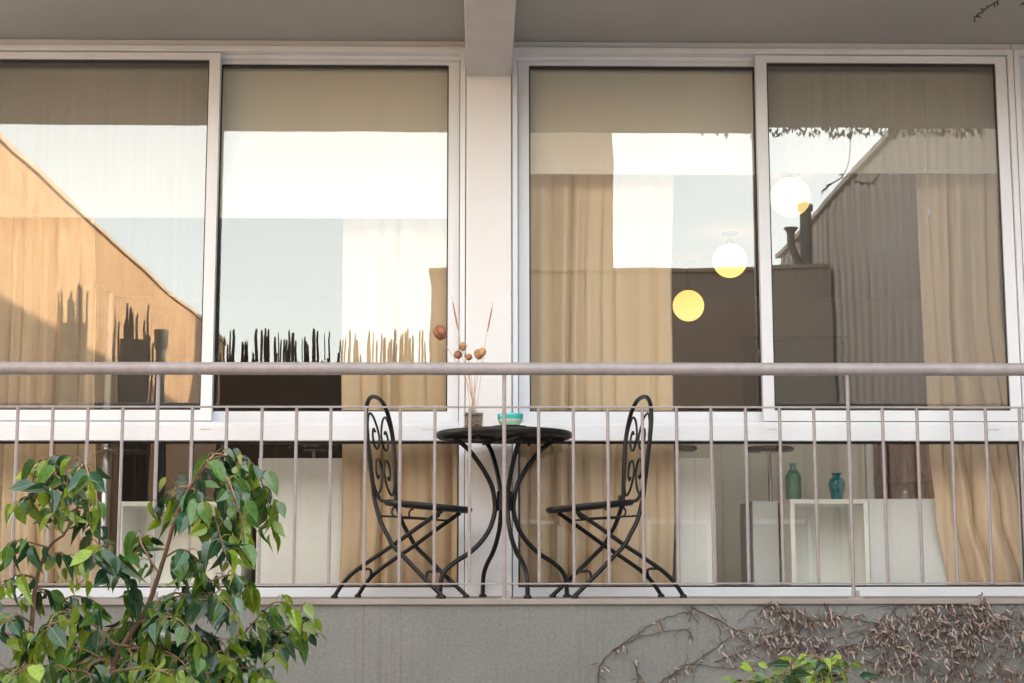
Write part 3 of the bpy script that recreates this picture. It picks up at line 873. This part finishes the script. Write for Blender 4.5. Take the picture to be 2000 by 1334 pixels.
cane_row('cane_screen', 'long ragged cane screen standing across the courtyard', -2.93, -.33, -10.4, 128, 2.79, .12, 4)
cane_row('cane_screen', 'narrow cane bundle against the ochre wall, nearest the flat', -3.95, -3.72, -7.7, 15, 2.80, .12, 8, 'cane bundles by the wall')
cane_row('cane_screen', 'narrow cane bundle against the ochre wall, beside the flue pipe', -3.93, -3.66, -10.1, 17, 3.00, .14, 12, 'cane bundles by the wall')
fp = thing('flue_pipe', 'dark free standing flue pipe with cap before the ochre wall', 'pipe', (-3.66, -10.9, -1.5))
MB().lathe([(.062, 0), (.062, 4.26)], (0, 0, 0), 16).build('pipe', M['flue'], fp, smooth=True)
MB().lathe([(.066, 4.18), (.085, 4.22), (.085, 4.34), (.09, 4.36), (.085, 4.40), (.01, 4.41)], (0, 0, 0), 16).build('cap', M['flue'], fp, smooth=True)

# ------------------------------------------------------------------ plants
FICUS = [
  [(-1.011,-3.3,-0.384), (-0.991,-3.3,-0.19), (-0.966,-3.3,-0.104), (-0.901,-3.3,0.004), (-0.857,-3.3,0.141), (-0.826,-3.3,0.258), (-0.791,-3.3,0.334), (-0.751,-3.3,0.387)],
  [(-0.791,-3.3,0.334), (-0.75,-3.283,0.398), (-0.697,-3.267,0.417), (-0.638,-3.25,0.4), (-0.605,-3.233,0.331), (-0.595,-3.217,0.254), (-0.586,-3.2,0.198)],
  [(-0.751,-3.3,0.387), (-0.692,-3.337,0.366), (-0.65,-3.375,0.309), (-0.639,-3.413,0.22), (-0.653,-3.45,0.145)],
  [(-0.791,-3.3,0.334), (-0.838,-3.25,0.337), (-0.874,-3.2,0.304), (-0.892,-3.15,0.256)],
  [(-0.826,-3.3,0.258), (-0.776,-3.35,0.263), (-0.72,-3.4,0.247), (-0.683,-3.45,0.179), (-0.668,-3.5,0.138)],
  [(-0.857,-3.3,0.141), (-0.798,-3.325,0.161), (-0.745,-3.35,0.126), (-0.716,-3.375,0.059), (-0.707,-3.4,0.019)],
  [(-0.87,-3.3,0.1), (-0.917,-3.25,0.183), (-0.952,-3.2,0.205), (-0.994,-3.15,0.185)],
  [(-0.901,-3.3,0.004), (-0.944,-3.337,0.073), (-0.972,-3.375,0.147), (-0.991,-3.413,0.166), (-1.008,-3.45,0.132)],
  [(-0.901,-3.3,0.004), (-0.818,-3.35,0.039), (-0.728,-3.4,0.046), (-0.653,-3.45,0.013), (-0.618,-3.5,-0.038)],
  [(-0.966,-3.3,-0.104), (-0.833,-3.325,-0.083), (-0.734,-3.35,-0.062), (-0.675,-3.375,-0.101), (-0.657,-3.4,-0.14)],
  [(-0.977,-3.3,-0.185), (-0.837,-3.286,-0.199), (-0.73,-3.271,-0.16), (-0.672,-3.257,-0.086), (-0.614,-3.243,-0.011), (-0.561,-3.229,0.023), (-0.499,-3.214,-0.005), (-0.467,-3.2,-0.081)],
  [(-0.681,-3.2,-0.088), (-0.609,-3.167,-0.068), (-0.542,-3.133,-0.063), (-0.502,-3.1,-0.099)],
  [(-0.966,-3.3,-0.104), (-1.032,-3.35,-0.035), (-1.076,-3.4,0.006), (-1.102,-3.45,-0.006), (-1.121,-3.5,-0.044)],
  [(-0.979,-3.3,-0.144), (-1.085,-3.233,-0.1), (-1.2,-3.167,-0.088), (-1.287,-3.1,-0.112)],
  [(-0.984,-3.3,-0.185), (-1.06,-3.383,-0.153), (-1.132,-3.467,-0.142), (-1.187,-3.55,-0.156)],
  [(-0.972,-3.3,-0.131), (-0.875,-3.383,-0.101), (-0.778,-3.467,-0.123), (-0.723,-3.55,-0.17)],
  [(-0.901,-3.3,0.004), (-0.949,-3.2,-0.032), (-1.04,-3.1,-0.049), (-1.12,-3,-0.088)],
  [(-0.921,-3.3,-0.03), (-0.847,-3.367,-0.015), (-0.781,-3.433,-0.026), (-0.728,-3.5,-0.07)],
  [(-0.991,-3.3,-0.198), (-0.902,-3.233,-0.196), (-0.803,-3.167,-0.2), (-0.729,-3.1,-0.218)],
  [(-0.742,-3.2,-0.164), (-0.681,-3.233,-0.176), (-0.621,-3.267,-0.16), (-0.582,-3.3,-0.185)],
  [(-0.991,-3.3,-0.19), (-0.936,-3.4,-0.152), (-0.837,-3.5,-0.141), (-0.766,-3.6,-0.161)],
  [(-0.751,-3.3,0.387), (-0.735,-3.25,0.421), (-0.693,-3.2,0.411), (-0.666,-3.15,0.357), (-0.669,-3.1,0.294)],
  [(-0.807,-3.3,0.306), (-0.767,-3.333,0.318), (-0.74,-3.367,0.282), (-0.726,-3.4,0.22)],
]
FICUS_EDGE = [
  [(-1.275,-3.1,-0.405), (-1.269,-3.1,-0.202), (-1.259,-3.1,-0.041), (-1.25,-3.1,0.086), (-1.22,-3.1,0.172), (-1.179,-3.1,0.208)],
  [(-1.179,-3.1,0.208), (-1.155,-3.086,0.266), (-1.14,-3.071,0.347), (-1.139,-3.057,0.413), (-1.165,-3.043,0.436), (-1.212,-3.029,0.434), (-1.275,-3.014,0.424), (-1.314,-3,0.388)],
  [(-1.128,-3.1,0.41), (-1.105,-3.133,0.386), (-1.088,-3.167,0.334), (-1.085,-3.2,0.269)],
  [(-1.179,-3.1,0.208), (-1.2,-3.138,0.271), (-1.215,-3.175,0.341), (-1.246,-3.212,0.325), (-1.269,-3.25,0.281)],
  [(-1.145,-3.1,0.287), (-1.124,-3.067,0.274), (-1.118,-3.033,0.217), (-1.135,-3,0.152)],
  [(-1.22,-3.1,0.172), (-1.262,-3.133,0.193), (-1.303,-3.167,0.185), (-1.327,-3.2,0.149)],
  [(-1.233,-3.1,0.129), (-1.199,-3.067,0.151), (-1.17,-3.033,0.13), (-1.162,-3,0.072)],
  [(-1.25,-3.1,0.086), (-1.282,-3.15,0.101), (-1.31,-3.2,0.079), (-1.329,-3.25,0.045)],
  [(-1.252,-3.1,0.058), (-1.228,-3.05,0.043), (-1.204,-3,0.014), (-1.2,-2.95,-0.031)],
  [(-1.259,-3.1,-0.041), (-1.289,-3.133,-0.019), (-1.314,-3.167,-0.039), (-1.345,-3.2,-0.08)],
  [(-1.262,-3.1,-0.098), (-1.225,-3.067,-0.099), (-1.19,-3.033,-0.122), (-1.168,-3,-0.159)],
  [(-1.268,-3.1,-0.168), (-1.288,-3.167,-0.151), (-1.311,-3.233,-0.161), (-1.324,-3.3,-0.184)],
  [(-1.154,-3.1,0.33), (-1.2,-3.067,0.369), (-1.239,-3.033,0.385), (-1.283,-3,0.358)],
  [(-1.141,-3.1,0.374), (-1.163,-3.133,0.386), (-1.159,-3.167,0.327), (-1.142,-3.2,0.269)],
]
SHRUB = [
  [(0.906,-3,-0.422), (0.909,-3,-0.308), (0.904,-3,-0.221)],
  [(0.91,-3,-0.279), (0.829,-2.967,-0.223), (0.791,-2.933,-0.181), (0.781,-2.9,-0.161)],
  [(0.905,-3,-0.228), (0.888,-3.05,-0.175), (0.883,-3.1,-0.137)],
  [(0.91,-3,-0.279), (0.964,-3.033,-0.205), (0.956,-3.067,-0.153), (0.944,-3.1,-0.137)],
  [(0.91,-3,-0.279), (1.007,-2.967,-0.224), (1.06,-2.933,-0.182), (1.09,-2.9,-0.169)],
  [(0.91,-3,-0.293), (0.77,-3.05,-0.246), (0.705,-3.1,-0.207)],
]
VINES = [
  [(0.481,-0.341), (0.49,-0.271), (0.54,-0.213), (0.657,-0.157), (0.849,-0.122), (0.858,-0.167)],
  [(0.54,-0.213), (0.604,-0.167), (0.721,-0.094), (0.839,-0.059), (0.892,-0.063)],
  [(0.739,-0.342), (0.825,-0.292), (0.975,-0.199), (1.083,-0.126), (1.168,-0.116)],
  [(0.652,-0.24), (0.64,-0.292), (0.672,-0.338), (0.76,-0.342), (0.846,-0.272), (1.058,-0.282), (1.25,-0.252)],
  [(0.871,-0.034), (0.977,-0.084), (1.061,-0.126), (1.189,-0.147), (1.318,-0.095), (1.467,-0.089)],
  [(1.148,-0.063), (1.213,-0.021), (1.254,-0.063), (1.318,-0.089), (1.446,-0.089), (1.596,-0.064)],
  [(0.974,-0.261), (1.124,-0.199), (1.252,-0.147), (1.379,-0.179), (1.572,-0.137), (1.744,-0.117)],
  [(1.234,-0.011), (1.254,-0.063), (1.319,-0.043), (1.34,-0.074)],
  [(1.427,-0.013), (1.447,-0.053), (1.489,-0.074), (1.659,-0.106), (1.721,-0.169), (1.825,-0.232)],
  [(1.608,-0.344), (1.696,-0.273), (1.826,-0.211), (1.938,-0.064), (1.982,-0.044), (2.089,-0.054)],
  [(1.787,-0.096), (1.854,-0.043), (1.961,-0.033), (2.069,-0.023), (2.173,-0.086), (2.281,-0.075)],
  [(1.59,-0.252), (1.738,-0.294), (1.928,-0.32), (2.142,-0.312), (2.269,-0.326)],
  [(1.145,-0.189), (1.315,-0.21), (1.506,-0.21), (1.699,-0.194), (1.824,-0.253), (1.885,-0.336)],
  [(1.927,-0.344), (1.974,-0.253), (2.041,-0.17), (2.108,-0.107), (2.24,-0.023)],
  [(2.088,0.02), (2.094,-0.023), (2.131,-0.065), (2.236,-0.128), (2.274,-0.212)],
  [(1.313,-0.272), (1.399,-0.231), (1.528,-0.194), (1.615,-0.148), (1.682,-0.064)],
]

def leaf_geom(length, curl, fold, wid, droop):
    """one leaf: base at origin, tip towards +x, upper side +z"""
    st = [(0, .012), (.10, .018), (.14, .10), (.26, .20), (.42, .228), (.58, .212), (.72, .148), (.83, .085), (.91, .035), (1.0, .004)]
    vs, fs = [], []
    for t, w in st:
        w *= wid
        x = t * length
        z = -curl * t * t * length + (droop * math.sin(t * 7) * .02 * length)
        f = fold * w * length
        vs += [(x, -w * length, z + f), (x, 0, z), (x, w * length, z + f)]
    for k in range(len(st) - 1):
        a = k * 3
        fs += [(a, a + 3, a + 4, a + 1), (a + 1, a + 4, a + 5, a + 2)]
    return vs, fs

LV = [leaf_geom(1, .25, .45, 1.0, 0), leaf_geom(1, .55, .7, .9, 1), leaf_geom(1, .05, .3, 1.08, 1), leaf_geom(1, .8, .9, .85, 1), leaf_geom(1, .35, .15, .95, -1)]

def leaf_frame(p, d, nrm, L):
    d = d.normalized()
    nrm = (nrm - d * nrm.dot(d)).normalized()
    s = nrm.cross(d)
    return Matrix(((d.x * L, s.x * L, nrm.x * L, p.x), (d.y * L, s.y * L, nrm.y * L, p.y), (d.z * L, s.z * L, nrm.z * L, p.z), (0, 0, 0, 1)))

def plant(name, label, cat, paths, base, seed, spacing, lsize, young_tip, max_parts, extra_root=None, droop=.75, group=None, twigs=2):
    rr = random.Random(seed)
    B = Vector(base)
    t = thing(name, label, cat, base, 0, group)
    trunk = [Vector(p) - B for p in paths[0]]
    if extra_root:
        trunk = [Vector(extra_root) - B] + trunk
    tp = smooth_path(trunk, 6)
    n = len(tp)
    MB().tube(tp, [.0105 * (1 - .70 * i / (n - 1)) for i in range(n)], 10).build('trunk', M['bark'], t, smooth=True)
    leaves = []
    paths = list(paths)
    for pth in list(paths[1:]):
        for _ in range(twigs if pth[-1][2] < .06 else 0):
            q = rr.randrange(1, len(pth))
            s0 = Vector(pth[q - 1]).lerp(Vector(pth[q]), rr.random())
            dr = Vector((rr.uniform(-1, 1), rr.uniform(-1.2, .6), rr.uniform(-.3, .5))).normalized()
            L0 = rr.uniform(.05, .11)
            paths.append([tuple(s0), tuple(s0 + dr * L0 * .5), tuple(s0 + dr * L0 + Vector((0, 0, -L0 * .25))), tuple(s0 + dr * L0 * 1.35 + Vector((0, 0, -L0 * .8)))])
    for bi, pth in enumerate(paths[1:]):
        loc = [Vector(p) - B for p in pth]
        for q in range(1, len(loc)):
            loc[q] += Vector((rr.uniform(-.008, .008), rr.uniform(-.03, .03), rr.uniform(-.008, .008)))
        sp = smooth_path(loc, 8)
        nn = len(sp)
        MB().tube(sp, [.0033 * (1 - .70 * i / (nn - 1)) for i in range(nn)], 7).build('branch', M['twig'] if bi % 3 else M['bark'], t, smooth=True)
        # leafy side shoots and leaves along the branch
        acc, side = 0.0, 1
        for i in range(2, nn):
            seg = sp[i] - sp[i - 1]
            acc += seg.length
            hi = sp[i].z + B.z > .05
            gap = spacing * (1.65 if hi else 1.45)
            while acc > gap:
                acc -= gap
                frac = i / (nn - 1)
                if frac < .12: continue
                side = -side
                tw = seg.normalized()
                lat = tw.cross(Vector((0, 0, 1)))
                if lat.length < .1: lat = Vector((1, 0, 0))
                lat.normalize()
                ang = rr.uniform(-1.2, 1.2)
                out = (lat * math.cos(ang) + Vector((0, -1, .2)) * math.sin(ang) * .8) * side
                d = tw * rr.uniform(.15, .6) + out * rr.uniform(.35, .8) + Vector((0, 0, -1)) * rr.uniform(droop * .35, droop * 1.35)
                p = sp[i] + Vector((rr.uniform(-.004, .004),) * 3)
                # a short side shoot carries some leaves away from the branch
                if rr.random() < .38:
                    off = (out * rr.uniform(.4, 1) + Vector((0, 0, rr.uniform(-.5, .6)))) * rr.uniform(.02, .06)
                    leaves_shoot.append((p.copy(), p + off))
                    p = p + off
                nv = Vector((rr.uniform(-.7, .7), rr.uniform(-1.0, .25), rr.uniform(.1, 1.0)))
                L = lsize * rr.uniform(.5, 1.25) * (1.0 - .25 * (frac > .9)) * (1.16 if hi else 1.0)
                yg = rr.random() < (young_tip * (frac ** 2.2) + .04)
                mt = 2 if yg else (1 if rr.random() < .46 else 0)
                leaves.append((L, leaf_frame(p, d, nv, L), mt, rr.randrange(5)))
        if leaves_shoot:
            sm = MB()
            for a, b in leaves_shoot:
                sm.tube([a, (a + b) / 2 + Vector((0, 0, .004)), b], .0013, 5)
            sm.build('shoots', M['twig'], t, smooth=True)['kind'] = 'stuff'
            leaves_shoot.clear()
    mats3 = [M['leaf_dark'], M['leaf_mid'], M['leaf_young']]
    meshes = {}
    for vi, (vs, fs) in enumerate(LV):
        for k in range(3):
            b = MB(); b._add(vs, fs)
            meshes[vi, k] = b.mesh('leaf', mats3[k], True)
    order = sorted(range(len(leaves)), key=lambda i: -leaves[i][0] * (1.3 if leaves[i][1].translation.z + B.z > -.2 else .5))
    part = set(order[:max_parts])
    rest = [MB(), MB(), MB()]
    for i, (L, mx, mt, vi) in enumerate(leaves):
        if i in part:
            o = link('leaf', meshes[vi, mt], t); o.matrix_local = mx
        else:
            vs, fs = LV[vi]
            rest[mt]._add([mx @ Vector(q) for q in vs], fs)
    for k in range(3):
        if rest[k].f:
            rest[k].build('foliage', mats3[k], t, smooth=True)['kind'] = 'stuff'
    return t, len(leaves)
leaves_shoot = []

_, n1 = plant('ficus_tree', 'weeping ficus with glossy green leaves before the left half of the balcony', 'tree', FICUS, (-1.05, -3.3, -1.5), 5, .0072, .069, .8, 290, (-1.05, -3.3, -1.5))
_, n2 = plant('ficus_tree', 'smaller ficus at the left picture edge with yellowish top shoots', 'tree', FICUS_EDGE, (-1.25, -3.1, -1.5), 17, .0080, .064, .85, 290, (-1.25, -3.1, -1.5))
_, n3 = plant('shrub', 'small bright green shrub tip below the dry creeper', 'shrub', SHRUB, (.86, -3.0, -1.5), 29, .010, .060, 1.6, 200, (.86, -3.0, -1.5), droop=.15)
print('leaves', n1, n2, n3)

# dry creeper on the concrete
cr = thing('dry_creeper', 'leafless brown creeper clinging to the concrete balcony front', 'creeper', (1.9, -.887, -1.5))
CB = Vector((1.9, -.887, -1.5))
rv = random.Random(77)
stub = MB()
stub_dark = MB()
def add_stub(x, z, lean=None):
    L = rv.uniform(.020, .050); w = rv.uniform(.0018, .0042)
    a = lean if lean is not None else rv.gauss(.1, .7)
    d = Vector((math.sin(a), -rv.uniform(.1, .9), -math.cos(a))).normalized()
    s = d.cross(Vector((0, -1, 0))).normalized(); n_ = s.cross(d)
    p = Vector((x, -.891 - rv.uniform(0, .02), z)) - CB
    c = rv.uniform(-.012, .012)
    vs = [p, p + d * L * .35 + s * w + n_ * .002, p + d * L * .35 - s * w + n_ * .002, p + d * L * .35 - n_ * .003,
          p + d * L * .8 + s * w * .8 + n_ * c, p + d * L * .8 - s * w * .8 + n_ * c, p + d * L * .8 - n_ * .004 + n_ * c, p + d * L + n_ * c]
    (stub_dark if rv.random() < .55 else stub)._add(vs, [(0, 1, 3), (0, 3, 2), (0, 2, 1), (1, 4, 6, 3), (3, 6, 5, 2), (2, 5, 4, 1), (4, 7, 6), (6, 7, 5), (5, 7, 4)])
for k, pth in enumerate(VINES):
    pts = [Vector((x + rv.uniform(-.004, .004), -.889 - rv.uniform(0.0, .006), z + rv.uniform(-.004, .004))) - CB for x, z in pth]
    sp = smooth_path(pts, 9)
    sp = [p + Vector((rv.uniform(-.0035, .0035), rv.uniform(-.003, 0), rv.uniform(-.0035, .0035))) for p in sp]
    nn = len(sp)
    MB().tube(sp, [.0027 * (1 - .55 * i / nn) for i in range(nn)], 6).build('stem', M['vine'], cr, smooth=True)
    dens = .10 if k < 2 else (.22 if k < 5 else .62)
    tw = MB()
    for i in range(3, nn):
        if rv.random() < dens:
            q = sp[i] + CB
            for _ in range(rv.choice((1, 1, 2, 3))):
                add_stub(q.x + rv.uniform(-.012, .012), q.z + rv.uniform(-.01, .012))
        if rv.random() < .16:
            q = sp[i]; a = rv.uniform(0, 6.28)
            e = q + Vector((math.cos(a), -.08, math.sin(a))) * rv.uniform(.015, .05)
            tw.tube([q, (q + e) / 2 + Vector((.003, 0, .003)), e], .0012, 5)
    if tw.f:
        tw.build('tendrils', M['vine'], cr, smooth=True)['kind'] = 'stuff'
# matted patches
for (cx, cz, rx, rz, n_) in ((1.97, -.08, .20, .10, 200), (1.84, -.17, .22, .13, 150), (2.10, -.22, .22, .13, 190), (1.55, -.26, .26, .09, 120), (1.30, -.11, .20, .09, 80), (2.30, -.14, .10, .14, 110), (1.18, -.20, .22, .08, 70), (1.72, -.11, .1, .06, 50)):
    for _ in range(n_):
        r_ = math.sqrt(rv.random()); a = rv.uniform(0, 6.283)
        x, z = cx + rx * r_ * math.cos(a), cz + rz * r_ * math.sin(a)
        if z < -.015:
            add_stub(x, z)
stub.build('dry_leaves', M['dry_leaf'], cr)['kind'] = 'stuff'
stub_dark.build('dry_leaves', M['dry_leaf_dark'], cr)['kind'] = 'stuff'
# fine tangled runners through the matted patches
run = MB()
for (cx, cz, rx, rz, n_) in ((1.97, -.10, .24, .10, 26), (1.84, -.19, .26, .12, 22), (2.12, -.22, .22, .12, 24), (1.55, -.24, .26, .09, 20), (1.30, -.12, .24, .08, 16), (1.05, -.16, .26, .10, 8)):
    for _ in range(n_):
        p = Vector((cx + rv.uniform(-rx, rx), 0, cz + rv.uniform(-rz, rz))); a = rv.uniform(0, 6.28)
        pts = []
        for _k in range(rv.randrange(5, 11)):
            if p.z > -.026: p.z = -.026
            pts.append(Vector((p.x, -.889 - rv.uniform(0, .012), p.z)) - CB)
            a += rv.gauss(0, .55)
            p = p + Vector((math.cos(a), 0, math.sin(a))) * rv.uniform(.012, .03)
        run.tube(pts, [.0016 * (1 - .6 * i / len(pts)) for i in range(len(pts))], 5)
run.build('runners', M['vine'], cr, smooth=True)['kind'] = 'stuff'

# creeper hanging over the edge of the slab above
hc = thing('hanging_creeper', 'thin dark creeper hanging from the slab edge at top right', 'creeper', (2.1, -1.575, 2.72))
HB = Vector((2.1, -1.575, 2.72))
rh = random.Random(5)
hl = MB()
def little_leaf(p, d, L):
    nv = Vector((rh.uniform(-1, 1), rh.uniform(-1, 1), rh.uniform(-.3, 1)))
    mx = leaf_frame(p, d, nv, L)
    vs, fs = LV[rh.randrange(5)]
    hl._add([mx @ Vector(q) for q in vs], fs)
for pth in ([(2.15, -1.575, 2.72), (2.145, -1.565, 2.53), (2.10, -1.54, 2.405), (2.03, -1.53, 2.350), (1.965, -1.52, 2.302)],
            [(2.34, -1.575, 2.70), (2.33, -1.56, 2.46), (2.26, -1.54, 2.355), (2.165, -1.53, 2.362)]):
    sp = smooth_path([Vector(p) - HB for p in pth], 8)
    MB().tube(sp, [.0016 + .0022 * (i / len(sp)) for i in range(len(sp))], 6).build('stem', M['dark_twig'], hc, smooth=True)
    for i in range(len(sp) // 2, len(sp), 1):
        little_leaf(sp[i], Vector((rh.uniform(-1, .2), rh.uniform(-.4, .4), rh.uniform(-.8, .1))), rh.uniform(.016, .028))
x = 1.30
while x < 2.95:
    z = SOFF + rh.uniform(-.035, .03) - (.02 if x > 1.6 else 0)
    p = Vector((x, -1.578, z)) - HB
    little_leaf(p + Vector((0, 0, .03)), Vector((rh.uniform(-.5, .5), -.15, -1)), rh.uniform(.03, .055))
    x += rh.uniform(.004, .012) if x > 1.62 else rh.uniform(.015, .05)
MB().tube([Vector((a, -1.585, SOFF + .06 + .02 * math.sin(a * 9))) - HB for a in [1.28 + .05 * k for k in range(34)]], .003, 6).build('stem', M['vine'], hc, smooth=True)
hl.build('foliage', M['dark_twig'], hc, smooth=True)['kind'] = 'stuff'
